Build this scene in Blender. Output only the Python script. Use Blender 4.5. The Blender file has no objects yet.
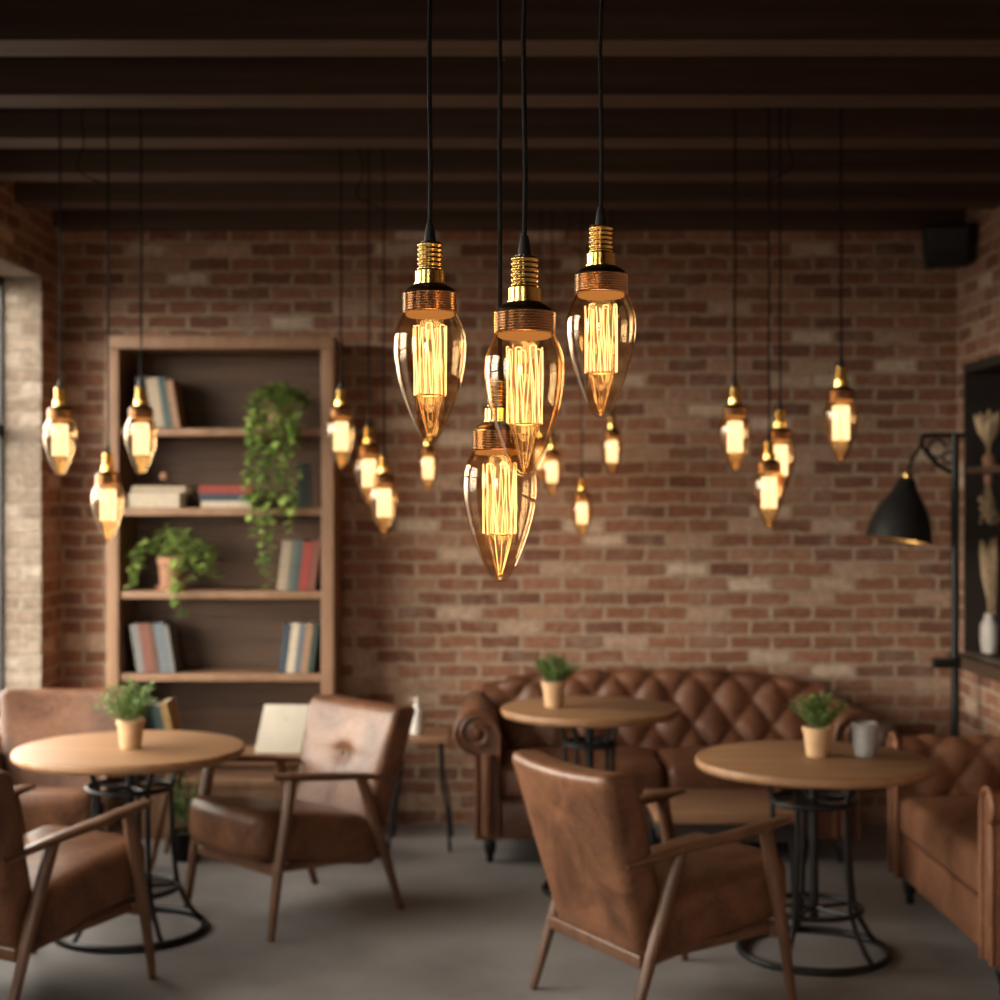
import bpy, math, random
from mathutils import Vector, Matrix, noise
random.seed(7)
PI = math.pi
C = bpy.context.scene.collection
R = math.radians

# ------------------------------------------------------------------ helpers
class MB:
    """collects shapes and links them as ONE mesh object"""
    def __init__(s): s.v = []; s.f = []
    def add(s, vs, fs, fn=None):
        b = len(s.v)
        s.v += [tuple(fn(Vector(p)) if fn else p) for p in vs]
        s.f += [tuple(b + i for i in f) for f in fs]
        return s
    def box(s, x0, x1, y0, y1, z0, z1, fn=None):
        vs = [(x, y, z) for z in (z0, z1) for y in (y0, y1) for x in (x0, x1)]
        return s.add(vs, [(0, 2, 3, 1), (4, 5, 7, 6), (0, 1, 5, 4), (2, 6, 7, 3), (0, 4, 6, 2), (1, 3, 7, 5)], fn)
    def rbox(s, cx, cy, cz, sx, sy, sz, r=.01, seg=(1, 1, 1), fn=None):
        """box with rounded edges, fn shapes the local point before it is moved to its centre"""
        half = (sx / 2, sy / 2, sz / 2); samp = []
        for a, n in zip(half, seg):
            e = [r * k for k in (0, .35, .7, 1)]
            lo = [-a + k for k in e]; hi = [a - k for k in reversed(e)]
            mid = [-a + r + (2 * a - 2 * r) * i / n for i in range(1, n)]
            samp.append(lo + mid + hi)
        idx = {}; vs = []; fs = []
        def vid(i, j, k):
            key = (i, j, k)
            if key not in idx:
                p = Vector((samp[0][i], samp[1][j], samp[2][k]))
                q = Vector([max(-(h - r), min(h - r, c)) for c, h in zip(p, half)])
                d = p - q
                p = q + d.normalized() * r if d.length > 1e-9 else q
                if fn: p = fn(p)
                idx[key] = len(vs); vs.append((p[0] + cx, p[1] + cy, p[2] + cz))
            return idx[key]
        nx, ny, nz = [len(a) - 1 for a in samp]
        for i in range(nx):
            for j in range(ny):
                fs.append((vid(i, j, 0), vid(i, j + 1, 0), vid(i + 1, j + 1, 0), vid(i + 1, j, 0)))
                fs.append((vid(i, j, nz), vid(i + 1, j, nz), vid(i + 1, j + 1, nz), vid(i, j + 1, nz)))
        for i in range(nx):
            for k in range(nz):
                fs.append((vid(i, 0, k), vid(i + 1, 0, k), vid(i + 1, 0, k + 1), vid(i, 0, k + 1)))
                fs.append((vid(i, ny, k), vid(i, ny, k + 1), vid(i + 1, ny, k + 1), vid(i + 1, ny, k)))
        for j in range(ny):
            for k in range(nz):
                fs.append((vid(0, j, k), vid(0, j, k + 1), vid(0, j + 1, k + 1), vid(0, j + 1, k)))
                fs.append((vid(nx, j, k), vid(nx, j + 1, k), vid(nx, j + 1, k + 1), vid(nx, j, k + 1)))
        return s.add(vs, fs)
    def lathe(s, prof, n=32, c=(0, 0, 0), fn=None):
        vs = []; fs = []; m = len(prof)
        for r, z in prof:
            for k in range(n):
                a = 2 * PI * k / n
                vs.append((c[0] + r * math.cos(a), c[1] + r * math.sin(a), c[2] + z))
        for i in range(m - 1):
            for k in range(n):
                fs.append((i * n + k, i * n + (k + 1) % n, (i + 1) * n + (k + 1) % n, (i + 1) * n + k))
        return s.add(vs, fs, fn)
    def tube(s, pts, rad, n=8, flat=None, closed=False, caps=True, up=Vector((0, 0, 1))):
        """sweep of a circle, or an ellipse of half sizes flat=(side, up), along a line"""
        pts = [Vector(p) for p in pts]; m = len(pts)
        if not hasattr(rad, '__len__'): rad = [rad] * m
        vs = []; fs = []; ref = None
        for i, p in enumerate(pts):
            a = pts[(i - 1) % m] if (closed or i > 0) else p
            b = pts[(i + 1) % m] if (closed or i < m - 1) else p
            t = (b - a).normalized()
            if flat:
                side = t.cross(up).normalized(); u = side.cross(t).normalized()
            else:
                if ref is None:
                    ref = Vector((1, 0, 0)) if abs(t.x) < .8 else Vector((0, 1, 0))
                side = (ref - t * ref.dot(t)).normalized(); u = t.cross(side); ref = side
            fa, fb = flat if flat else (1, 1)
            for k in range(n):
                g = 2 * PI * k / n
                vs.append(p + side * (math.cos(g) * rad[i] * fa) + u * (math.sin(g) * rad[i] * fb))
        for i in range(m if closed else m - 1):
            j = (i + 1) % m
            for k in range(n):
                fs.append((i * n + k, i * n + (k + 1) % n, j * n + (k + 1) % n, j * n + k))
        if caps and not closed:
            fs.append(tuple(reversed(range(n)))); fs.append(tuple((m - 1) * n + k for k in range(n)))
        return s.add(vs, fs)
    def ball(s, c, r, n=12, sq=(1, 1, 1)):
        prof = [(max(1e-5, r * math.sin(PI * i / n)), -r * math.cos(PI * i / n)) for i in range(n + 1)]
        return s.lathe(prof, n * 2, (0, 0, 0), lambda p: Vector((c[0] + p.x * sq[0], c[1] + p.y * sq[1], c[2] + p.z * sq[2])))
    def mesh(s, name, mat, smooth=True, angle=45):
        me = bpy.data.meshes.new(name)
        me.from_pydata([tuple(p) for p in s.v], [], s.f)
        me.materials.append(mat); me.validate(); me.update()
        if smooth:
            me.polygons.foreach_set('use_smooth', [True] * len(me.polygons))
            me.set_sharp_from_angle(angle=R(angle))
        return me
    def build(s, name, mat, parent=None, smooth=True, angle=45):
        return link(name, s.mesh(name, mat, smooth, angle), parent)

def link(name, data, parent=None):
    o = bpy.data.objects.new(name, data); C.objects.link(o)
    if parent: o.parent = parent
    return o
def tag(o, label, cat, group=None, kind=None):
    o['label'] = label; o['category'] = cat
    if group: o['group'] = group
    if kind: o['kind'] = kind
    return o
def thing(name, label, cat, loc=(0, 0, 0), rz=0, group=None, scale=1):
    o = bpy.data.objects.new(name, None); C.objects.link(o)
    o.empty_display_size = .1
    o.location = loc; o.rotation_euler = (0, 0, rz); o.scale = (scale,) * 3
    return tag(o, label, cat, group)
def struct(name, mb, m):
    o = mb.build(name, m, None, False); o['kind'] = 'structure'; return o
def copy_tree(o, parent=None):
    c = o.copy(); C.objects.link(c)
    if parent: c.parent = parent
    for ch in list(o.children): copy_tree(ch, c)
    return c

# ------------------------------------------------------------------ materials
def new_mat(name):
    m = bpy.data.materials.new(name); m.use_nodes = True
    nt = m.node_tree; nt.nodes.clear()
    out = nt.nodes.new('ShaderNodeOutputMaterial')
    return m, nt, out
def N(nt, kind, **kw):
    n = nt.nodes.new(kind)
    for k, v in kw.items():
        if k in n.inputs: n.inputs[k].default_value = v
        else: setattr(n, k, v)
    return n
def ramp(nt, stops, interp='LINEAR'):
    n = nt.nodes.new('ShaderNodeValToRGB'); e = n.color_ramp.elements
    n.color_ramp.interpolation = interp
    while len(e) < len(stops): e.new(.5)
    for i, (p, c) in enumerate(stops):
        e[i].position = p; e[i].color = (*c, 1) if len(c) == 3 else c
    return n
def L(nt, a, b): nt.links.new(a, b)
def mix_rgb(nt, mode, fac, a, b):
    n = nt.nodes.new('ShaderNodeMix'); n.data_type = 'RGBA'; n.blend_type = mode
    for sock, v in ((n.inputs[0], fac), (n.inputs[6], a), (n.inputs[7], b)):
        if hasattr(v, 'is_output'): L(nt, v, sock)
        else: sock.default_value = v if not isinstance(v, tuple) else (*v, 1)
    return n.outputs[2]

def surf(name, c1, c2, scale=(8, 8, 8), rough=.5, rough2=None, metal=0, bump=.0, detail=6, spec=.5, coat=0, bscale=None, lo=.3, hi=.7, coord='Object', sheen=0):
    """two-tone noise surface with optional bump"""
    m, nt, out = new_mat(name)
    b = N(nt, 'ShaderNodeBsdfPrincipled', Metallic=metal)
    b.inputs['Specular IOR Level'].default_value = spec
    b.inputs['Coat Weight'].default_value = coat; b.inputs['Coat Roughness'].default_value = .2
    b.inputs['Sheen Weight'].default_value = sheen
    tc = N(nt, 'ShaderNodeTexCoord'); mp = N(nt, 'ShaderNodeMapping'); mp.inputs['Scale'].default_value = scale
    L(nt, tc.outputs[coord], mp.inputs['Vector'])
    no = N(nt, 'ShaderNodeTexNoise', Scale=1.0, Detail=detail, Roughness=.6); L(nt, mp.outputs[0], no.inputs['Vector'])
    rp = ramp(nt, [(lo, c1), (hi, c2)]); L(nt, no.outputs[0], rp.inputs[0]); L(nt, rp.outputs[0], b.inputs['Base Color'])
    if rough2 is None: b.inputs['Roughness'].default_value = rough
    else:
        mr = N(nt, 'ShaderNodeMapRange'); mr.inputs['To Min'].default_value = rough; mr.inputs['To Max'].default_value = rough2
        L(nt, no.outputs[0], mr.inputs[0]); L(nt, mr.outputs[0], b.inputs['Roughness'])
    if bump:
        n2 = N(nt, 'ShaderNodeTexNoise', Scale=bscale or 1.0, Detail=4)
        L(nt, (tc.outputs[coord] if bscale else mp.outputs[0]), n2.inputs['Vector'])
        bp = N(nt, 'ShaderNodeBump', Strength=bump, Distance=.01); L(nt, n2.outputs[0], bp.inputs['Height']); L(nt, bp.outputs[0], b.inputs['Normal'])
    L(nt, b.outputs[0], out.inputs[0])
    return m

def brick_mat(name, tones, mortar):
    m, nt, out = new_mat(name)
    b = N(nt, 'ShaderNodeBsdfPrincipled', Roughness=.85); b.inputs['Specular IOR Level'].default_value = .25
    g = N(nt, 'ShaderNodeNewGeometry')
    ps = N(nt, 'ShaderNodeSeparateXYZ'); L(nt, g.outputs['Position'], ps.inputs[0])
    ns = N(nt, 'ShaderNodeSeparateXYZ'); L(nt, g.outputs['True Normal'], ns.inputs[0])
    def big(o):
        a = N(nt, 'ShaderNodeMath', operation='ABSOLUTE'); L(nt, o, a.inputs[0])
        c = N(nt, 'ShaderNodeMath', operation='GREATER_THAN'); L(nt, a.outputs[0], c.inputs[0]); c.inputs[1].default_value = .5
        return c.outputs[0]
    def pick(f, a, c):
        n = nt.nodes.new('ShaderNodeMix'); n.data_type = 'FLOAT'
        L(nt, f, n.inputs[0]); L(nt, a, n.inputs[2]); L(nt, c, n.inputs[3]); return n.outputs[0]
    zf = big(ns.outputs[2])
    u = pick(zf, pick(big(ns.outputs[0]), ps.outputs[0], ps.outputs[1]), ps.outputs[1])
    v = pick(zf, ps.outputs[2], ps.outputs[0])
    cv = N(nt, 'ShaderNodeCombineXYZ'); L(nt, u, cv.inputs[0]); L(nt, v, cv.inputs[1])
    wob = N(nt, 'ShaderNodeTexNoise', Scale=9.0, Detail=3); L(nt, cv.outputs[0], wob.inputs['Vector'])
    sub = N(nt, 'ShaderNodeVectorMath', operation='SUBTRACT'); L(nt, wob.outputs['Color'], sub.inputs[0]); sub.inputs[1].default_value = (.5, .5, .5)
    sc = N(nt, 'ShaderNodeVectorMath', operation='SCALE'); L(nt, sub.outputs[0], sc.inputs[0]); sc.inputs['Scale'].default_value = .03
    ad = N(nt, 'ShaderNodeVectorMath', operation='ADD'); L(nt, cv.outputs[0], ad.inputs[0]); L(nt, sc.outputs[0], ad.inputs[1])
    bt = N(nt, 'ShaderNodeTexBrick', Scale=1.0)
    bt.inputs['Color1'].default_value = (0, 0, 0, 1); bt.inputs['Color2'].default_value = (1, 1, 1, 1); bt.inputs['Mortar'].default_value = (.5, .5, .5, 1)
    bt.inputs['Mortar Size'].default_value = .011; bt.inputs['Mortar Smooth'].default_value = .35
    bt.inputs['Brick Width'].default_value = .222; bt.inputs['Row Height'].default_value = .0775
    L(nt, ad.outputs[0], bt.inputs['Vector'])
    rp = ramp(nt, tones); L(nt, bt.outputs['Color'], rp.inputs[0])
    n2 = N(nt, 'ShaderNodeTexNoise', Scale=26.0, Detail=8, Roughness=.7); L(nt, cv.outputs[0], n2.inputs['Vector'])
    r2 = ramp(nt, [(.25, (.55, .52, .5)), (.75, (1.3, 1.28, 1.25))]); L(nt, n2.outputs[0], r2.inputs[0])
    col = mix_rgb(nt, 'MULTIPLY', 1.0, rp.outputs[0], r2.outputs[0])
    # lime wash left in patches
    n3 = N(nt, 'ShaderNodeTexNoise', Scale=3.2, Detail=7, Roughness=.72); L(nt, cv.outputs[0], n3.inputs['Vector'])
    r3 = ramp(nt, [(.5, (0, 0, 0)), (.7, (.55, .55, .55))]); L(nt, n3.outputs[0], r3.inputs[0])
    col = mix_rgb(nt, 'MIX', r3.outputs[0], col, (.36, .29, .23))
    mcol = mix_rgb(nt, 'MULTIPLY', 1.0, mortar, r2.outputs[0])
    col = mix_rgb(nt, 'MIX', bt.outputs['Fac'], col, mcol)
    L(nt, col, b.inputs['Base Color'])
    inv = N(nt, 'ShaderNodeMath', operation='MULTIPLY_ADD'); L(nt, bt.outputs['Fac'], inv.inputs[0]); inv.inputs[1].default_value = -1.0
    L(nt, n2.outputs[0], inv.inputs[2])
    bp = N(nt, 'ShaderNodeBump', Strength=.9, Distance=.012); L(nt, inv.outputs[0], bp.inputs['Height']); L(nt, bp.outputs[0], b.inputs['Normal'])
    L(nt, b.outputs[0], out.inputs[0])
    return m

def wood(name, dark, light, along=(1.2, 26, 26), rough=.45, coat=0, bump=.12, lo=.3, hi=.7, spec=.4):
    return surf(name, dark, light, scale=along, rough=rough, bump=bump, detail=8, coat=coat, lo=lo, hi=hi, spec=spec)

def leather(name, dark, mid, rough=.36):
    m, nt, out = new_mat(name)
    b = N(nt, 'ShaderNodeBsdfPrincipled'); b.inputs['Specular IOR Level'].default_value = .28
    tc = N(nt, 'ShaderNodeTexCoord')
    n1 = N(nt, 'ShaderNodeTexNoise', Scale=5.0, Detail=8, Roughness=.65, Distortion=.6); L(nt, tc.outputs['Object'], n1.inputs['Vector'])
    rp = ramp(nt, [(.3, dark), (.68, mid)]); L(nt, n1.outputs[0], rp.inputs[0])
    n2 = N(nt, 'ShaderNodeTexNoise', Scale=55.0, Detail=4); L(nt, tc.outputs['Object'], n2.inputs['Vector'])
    r2 = ramp(nt, [(.3, (.8, .8, .8)), (.7, (1.15, 1.15, 1.15))]); L(nt, n2.outputs[0], r2.inputs[0])
    L(nt, mix_rgb(nt, 'MULTIPLY', 1.0, rp.outputs[0], r2.outputs[0]), b.inputs['Base Color'])
    mr = N(nt, 'ShaderNodeMapRange'); mr.inputs['To Min'].default_value = rough + .12; mr.inputs['To Max'].default_value = rough - .04
    L(nt, n1.outputs[0], mr.inputs[0]); L(nt, mr.outputs[0], b.inputs['Roughness'])
    bp = N(nt, 'ShaderNodeBump', Strength=.25, Distance=.004); L(nt, n2.outputs[0], bp.inputs['Height']); L(nt, bp.outputs[0], b.inputs['Normal'])
    L(nt, b.outputs[0], out.inputs[0])
    return m

def foliage_mat(name, c1, c2):
    m, nt, out = new_mat(name)
    b = N(nt, 'ShaderNodeBsdfPrincipled', Roughness=.45)
    g = N(nt, 'ShaderNodeNewGeometry')
    rp = ramp(nt, [(0, c1), (1, c2)]); L(nt, g.outputs['Random Per Island'], rp.inputs[0]); L(nt, rp.outputs[0], b.inputs['Base Color'])
    tr = N(nt, 'ShaderNodeBsdfTranslucent'); L(nt, rp.outputs[0], tr.inputs['Color'])
    mx = N(nt, 'ShaderNodeMixShader'); mx.inputs[0].default_value = .3
    L(nt, b.outputs[0], mx.inputs[1]); L(nt, tr.outputs[0], mx.inputs[2]); L(nt, mx.outputs[0], out.inputs[0])
    return m

def glass_mat(name, clear, edge, refl=1.0, rough=.0, thick=0):
    """thin blown glass: tinted see-through pane plus its Fresnel reflection"""
    m, nt, out = new_mat(name)
    lw = N(nt, 'ShaderNodeLayerWeight'); lw.inputs['Blend'].default_value = .5
    rp = ramp(nt, [(.0, clear), (.6, clear), (.85, tuple(c * .6 + e * .4 for c, e in zip(clear, edge))), (1.0, edge)]); L(nt, lw.outputs['Facing'], rp.inputs[0])
    t = N(nt, 'ShaderNodeBsdfTransparent'); L(nt, rp.outputs[0], t.inputs['Color'])
    gl = N(nt, 'ShaderNodeBsdfGlossy', Roughness=rough); gl.inputs['Color'].default_value = (refl, refl * .93, refl * .82, 1)
    pw = N(nt, 'ShaderNodeMath', operation='POWER'); L(nt, lw.outputs['Facing'], pw.inputs[0]); pw.inputs[1].default_value = 4.0
    fr = N(nt, 'ShaderNodeMath', operation='MULTIPLY_ADD'); L(nt, pw.outputs[0], fr.inputs[0]); fr.inputs[1].default_value = .5; fr.inputs[2].default_value = .045
    see = t.outputs[0]
    if thick:                                    # the rim, seen through the thickness of the glass, bends the light
        rf = N(nt, 'ShaderNodeBsdfGlass', IOR=1.45); rf.inputs['Color'].default_value = (1, .8, .55, 1); rf.inputs['Roughness'].default_value = 0
        rr = ramp(nt, [(.62, (0, 0, 0)), (.82, (thick, thick, thick))]); L(nt, lw.outputs['Facing'], rr.inputs[0])
        m0 = N(nt, 'ShaderNodeMixShader'); L(nt, rr.outputs[0], m0.inputs[0]); L(nt, t.outputs[0], m0.inputs[1]); L(nt, rf.outputs[0], m0.inputs[2]); see = m0.outputs[0]
    mx = N(nt, 'ShaderNodeMixShader'); L(nt, fr.outputs[0], mx.inputs[0]); L(nt, see, mx.inputs[1]); L(nt, gl.outputs[0], mx.inputs[2])
    L(nt, mx.outputs[0], out.inputs[0])
    return m

def glow_mat(name, col, strength, clear=0.0, sample='NONE'):
    m, nt, out = new_mat(name)
    e = N(nt, 'ShaderNodeEmission', Strength=strength); e.inputs['Color'].default_value = (*col, 1)
    if clear:
        t = N(nt, 'ShaderNodeBsdfTransparent'); mx = N(nt, 'ShaderNodeMixShader'); mx.inputs[0].default_value = clear
        L(nt, e.outputs[0], mx.inputs[1]); L(nt, t.outputs[0], mx.inputs[2]); L(nt, mx.outputs[0], out.inputs[0])
    else: L(nt, e.outputs[0], out.inputs[0])
    m.cycles.emission_sampling = sample
    return m

M = {}
M['brick'] = brick_mat('old_brick', [(0, (.18, .085, .057)), (.3, (.25, .113, .07)), (.65, (.32, .152, .094)), (.86, (.4, .235, .16)), (1, (.64, .52, .41))], (.43, .325, .24))
M['brick_lit'] = brick_mat('lit_reveal_brick', [(0, (.2, .15, .115)), (.5, (.27, .215, .17)), (1, (.36, .305, .25))], (.28, .235, .19))  # paler brick for the window reveals, daylight put into the colour
M['concrete'] = surf('concrete_floor', (.15, .134, .126), (.275, .251, .237), scale=(1.6, 1.6, 1.6), rough=.5, rough2=.72, bump=.05, detail=9, bscale=18, coord='Object', spec=.35)
M['beam'] = wood('dark_beam', (.036, .021, .014), (.088, .05, .034), along=(.7, 22, 22), rough=.6, bump=.25)
M['plank'] = wood('dark_plank', (.024, .016, .012), (.045, .029, .021), along=(.7, 18, 18), rough=.7, bump=.2)
M['walnut'] = wood('walnut', (.06, .027, .014), (.14, .066, .035), along=(14, 14, 3), rough=.38)
M['oak'] = wood('oak_top', (.185, .09, .04), (.31, .168, .083), along=(2.0, 26, 26), rough=.52, coat=0, spec=.3)
M['shelf_wood'] = wood('shelf_wood', (.17, .088, .047), (.27, .15, .085), along=(10, 10, 2), rough=.5)
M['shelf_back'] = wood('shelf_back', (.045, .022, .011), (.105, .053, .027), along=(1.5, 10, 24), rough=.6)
M['bench_wood'] = wood('bench_wood', (.17, .085, .044), (.28, .15, .08), along=(2, 22, 22), rough=.45)
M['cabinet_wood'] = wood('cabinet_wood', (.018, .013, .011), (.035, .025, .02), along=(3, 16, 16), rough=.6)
M['ledge_wood'] = wood('ledge_wood', (.045, .026, .016), (.09, .052, .032), along=(16, 2, 16), rough=.5)
M['leather'] = leather('brown_leather', (.05, .02, .01), (.185, .082, .042))
M['leather_sofa'] = leather('chestnut_leather', (.075, .03, .016), (.175, .074, .04), rough=.32)
M['leather_tan'] = leather('tan_leather', (.12, .05, .025), (.26, .115, .06), rough=.45)
M['button'] = leather('button_leather', (.06, .026, .014), (.12, .055, .03))
M['black'] = surf('black_metal', (.012, .012, .012), (.024, .023, .022), rough=.42, metal=.6)
M['shade_black'] = surf('black_enamel', (.011, .01, .0095), (.018, .017, .016), rough=.45, spec=.3)
M['frame_black'] = surf('black_window_frame', (.015, .015, .016), (.025, .025, .026), rough=.5)
M['plastic'] = surf('black_plastic', (.006, .006, .006), (.011, .011, .011), rough=.55, spec=.25)
M['cord'] = surf('black_cord', (.008, .008, .008), (.012, .011, .01), scale=(200, 200, 200), rough=.8, spec=.15)
M['brass'] = surf('brass', (.72, .46, .13), (.85, .58, .2), scale=(30, 30, 30), rough=.2, metal=1)
M['copper'] = surf('ribbed_copper', (.5, .31, .17), (.64, .42, .25), scale=(30, 30, 30), rough=.2, metal=1)
M['bronze'] = surf('dark_bronze', (.08, .05, .025), (.13, .08, .04), scale=(30, 30, 30), rough=.35, metal=1)
M['gold_lining'] = surf('gold_lining', (.55, .3, .09), (.7, .4, .14), rough=.4, metal=.7)
M['bulb'] = glass_mat('amber_glass', (.955, .875, .765), (.62, .42, .24), thick=.4)
M['pane'] = glass_mat('window_glass', (.96, .97, .97), (.9, .93, .93))
M['filament'] = glow_mat('glowing_filament', (1, .6, .25), 3.4)
M['guide'] = glow_mat('light_guide', (1, .58, .22), 1.3, clear=.85)
M['filament_far'] = glow_mat('bright_filament', (1, .71, .4), 3.2)
M['guide_far'] = glow_mat('bright_light_guide', (1, .71, .4), 2.0, clear=.45)
M['wire'] = surf('gold_wire', (.9, .66, .3), (.98, .76, .4), rough=.25, metal=1)
M['seat_glow'] = glow_mat('glowing_seat', (1, .42, .11), .6)  # orange light on the seat plate, put in as emission
M['pot_tan'] = surf('tan_pot', (.42, .25, .13), (.52, .33, .18), scale=(20, 20, 20), rough=.6)
M['terracotta'] = surf('terracotta', (.32, .15, .09), (.43, .22, .14), scale=(20, 20, 20), rough=.75)
M['soil'] = surf('soil', (.02, .013, .009), (.05, .033, .02), scale=(90, 90, 90), rough=.9, bump=.6)
M['herb'] = foliage_mat('herb_leaf', (.07, .13, .035), (.26, .38, .12))
M['vine'] = foliage_mat('vine_leaf', (.07, .15, .025), (.46, .6, .16))
M['stem'] = surf('green_stem', (.08, .1, .03), (.14, .15, .05), rough=.6)
M['mug'] = surf('grey_stoneware', (.27, .26, .25), (.36, .35, .335), scale=(40, 40, 40), rough=.4)
M['white'] = surf('white_ceramic', (.62, .58, .53), (.7, .66, .61), rough=.4)
M['cream'] = surf('cream_card', (.36, .315, .255), (.42, .37, .3), rough=.7)
M['paper'] = surf('book_paper', (.5, .43, .33), (.6, .53, .42), scale=(2, 2, 260), rough=.85)
M['dried'] = surf('dried_flowers', (.36, .25, .14), (.56, .42, .27), scale=(50, 50, 50), rough=.9)
def book_cloth(name, c): return surf('cloth_' + name, tuple(k * .62 for k in c), tuple(min(1, k * .92) for k in c), scale=(60, 60, 60), rough=.75)
BK = {k: book_cloth(k, c) for k, c in dict(beige=(.42, .33, .24), teal=(.06, .1, .1), tan=(.33, .19, .11), charcoal=(.035, .033, .033), red=(.3, .045, .03),
      navy=(.035, .05, .075), cream=(.55, .46, .35), sage=(.15, .17, .14), grey=(.2, .19, .18), rust=(.2, .07, .045), slate=(.13, .15, .17), ochre=(.4, .25, .09),
      green=(.03, .05, .04), brown=(.11, .055, .03)).items()}

# ------------------------------------------------------------------ the room
XL, XR, YB, YF = -2.34, 2.44, 8.0, -3.2
ZB, ZC = 3.16, 3.42          # underside of the beams, ceiling boards
T = .34                      # wall thickness
struct('floor', MB().box(XL - T, XR + T, YF - T, YB + T, -.12, 0), M['concrete'])
struct('ceiling', MB().box(XL - T, XR + T, YF - T, YB + T, ZC, ZC + .1), M['plank'])
struct('wall_back', MB().box(XL - T, XR + T, YB, YB + T, 0, ZC), M['brick'])
# left wall with two tall windows, right wall with a recess, front wall with the shop window
def pierced(u0, u1, z0, z1, holes, put):
    """boxes of a wall with rectangular holes (ua, ub, za, zb)"""
    mb = MB(); cur = u0
    for ua, ub, za, zb in sorted(holes):
        put(mb, cur, ua, z0, z1); put(mb, ua, ub, z0, za); put(mb, ua, ub, zb, z1); cur = ub
    put(mb, cur, u1, z0, z1); return mb
WL = [(4.35, 7.66, .62, 2.87), (2.2, 3.5, .62, 2.87), (-.1, 1.2, .62, 2.87)]
struct('wall_left', pierced(YF, YB, 0, ZC, WL, lambda m, a, b, c, d: m.box(XL - .19, XL, a, b, c, d)), M['brick'])
NR = (5.4, 7.86, .93, 2.44)
struct('wall_right', pierced(YF, YB, 0, ZC, [NR], lambda m, a, b, c, d: m.box(XR, XR + T, a, b, c, d)), M['brick'])
WF = (-2.0, -.7, .5, 2.8)
struct('wall_front', pierced(XL - T, XR + T, 0, ZC, [WF], lambda m, a, b, c, d: m.box(a, b, YF - T, YF, c, d)), M['brick'])
# lining of the left window reveal, brick made paler to carry the window brightness
k = 0
for (a, b, c, d) in WL:
    k += 1
    mb = MB()
    e = .012
    mb.box(XL - .19, XL + .001, b - e, b, c, d).box(XL - .19, XL + .001, a, a + e, c, d).box(XL - .19, XL + .001, a + e, b - e, d - e, d).box(XL - .19, XL + .001, a + e, b - e, c, c + e)
    struct('trim_%d' % k, mb, M['brick_lit'])
    w = struct('window_%d' % k, MB().box(XL - .232, XL - .222, a, b, c, d), M['pane'])
    fb = MB(); x0, x1 = XL - .26, XL - .195
    n = 4
    for i in range(n + 1):
        y = a + (b - a) * i / n; fb.box(x0, x1, y - .035, y + .035, c, d)
    for z in (c + .025, (c * .35 + d * .65), d - .025): fb.box(x0, x1, a, b, z - .025, z + .025)
    fb.build('window_frame', M['frame_black'], w, False)
a, b, c, d = WF
w = struct('window_4', MB().box(a, b, YF - .205, YF - .195, c, d), M['pane'])
fb = MB()
for i in range(4):
    x = a + (b - a) * i / 3; fb.box(x - .03, x + .03, YF - .24, YF - .16, c, d)
for z in (c + .03, c + 1.6, d - .03): fb.box(a, b, YF - .24, YF - .16, z - .03, z + .03)
fb.build('window_frame', M['frame_black'], w, False)
# ceiling beams, wall to wall
ys = [7.855 - .0] + [7.23 - .63 * i for i in range(17)]
for i, y in enumerate(ys):
    y1 = min(y + .172, YB - .001)
    struct('trim_%d' % (4 + i), MB().box(XL, XR, y, y1, ZB, ZC), M['beam'])

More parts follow.
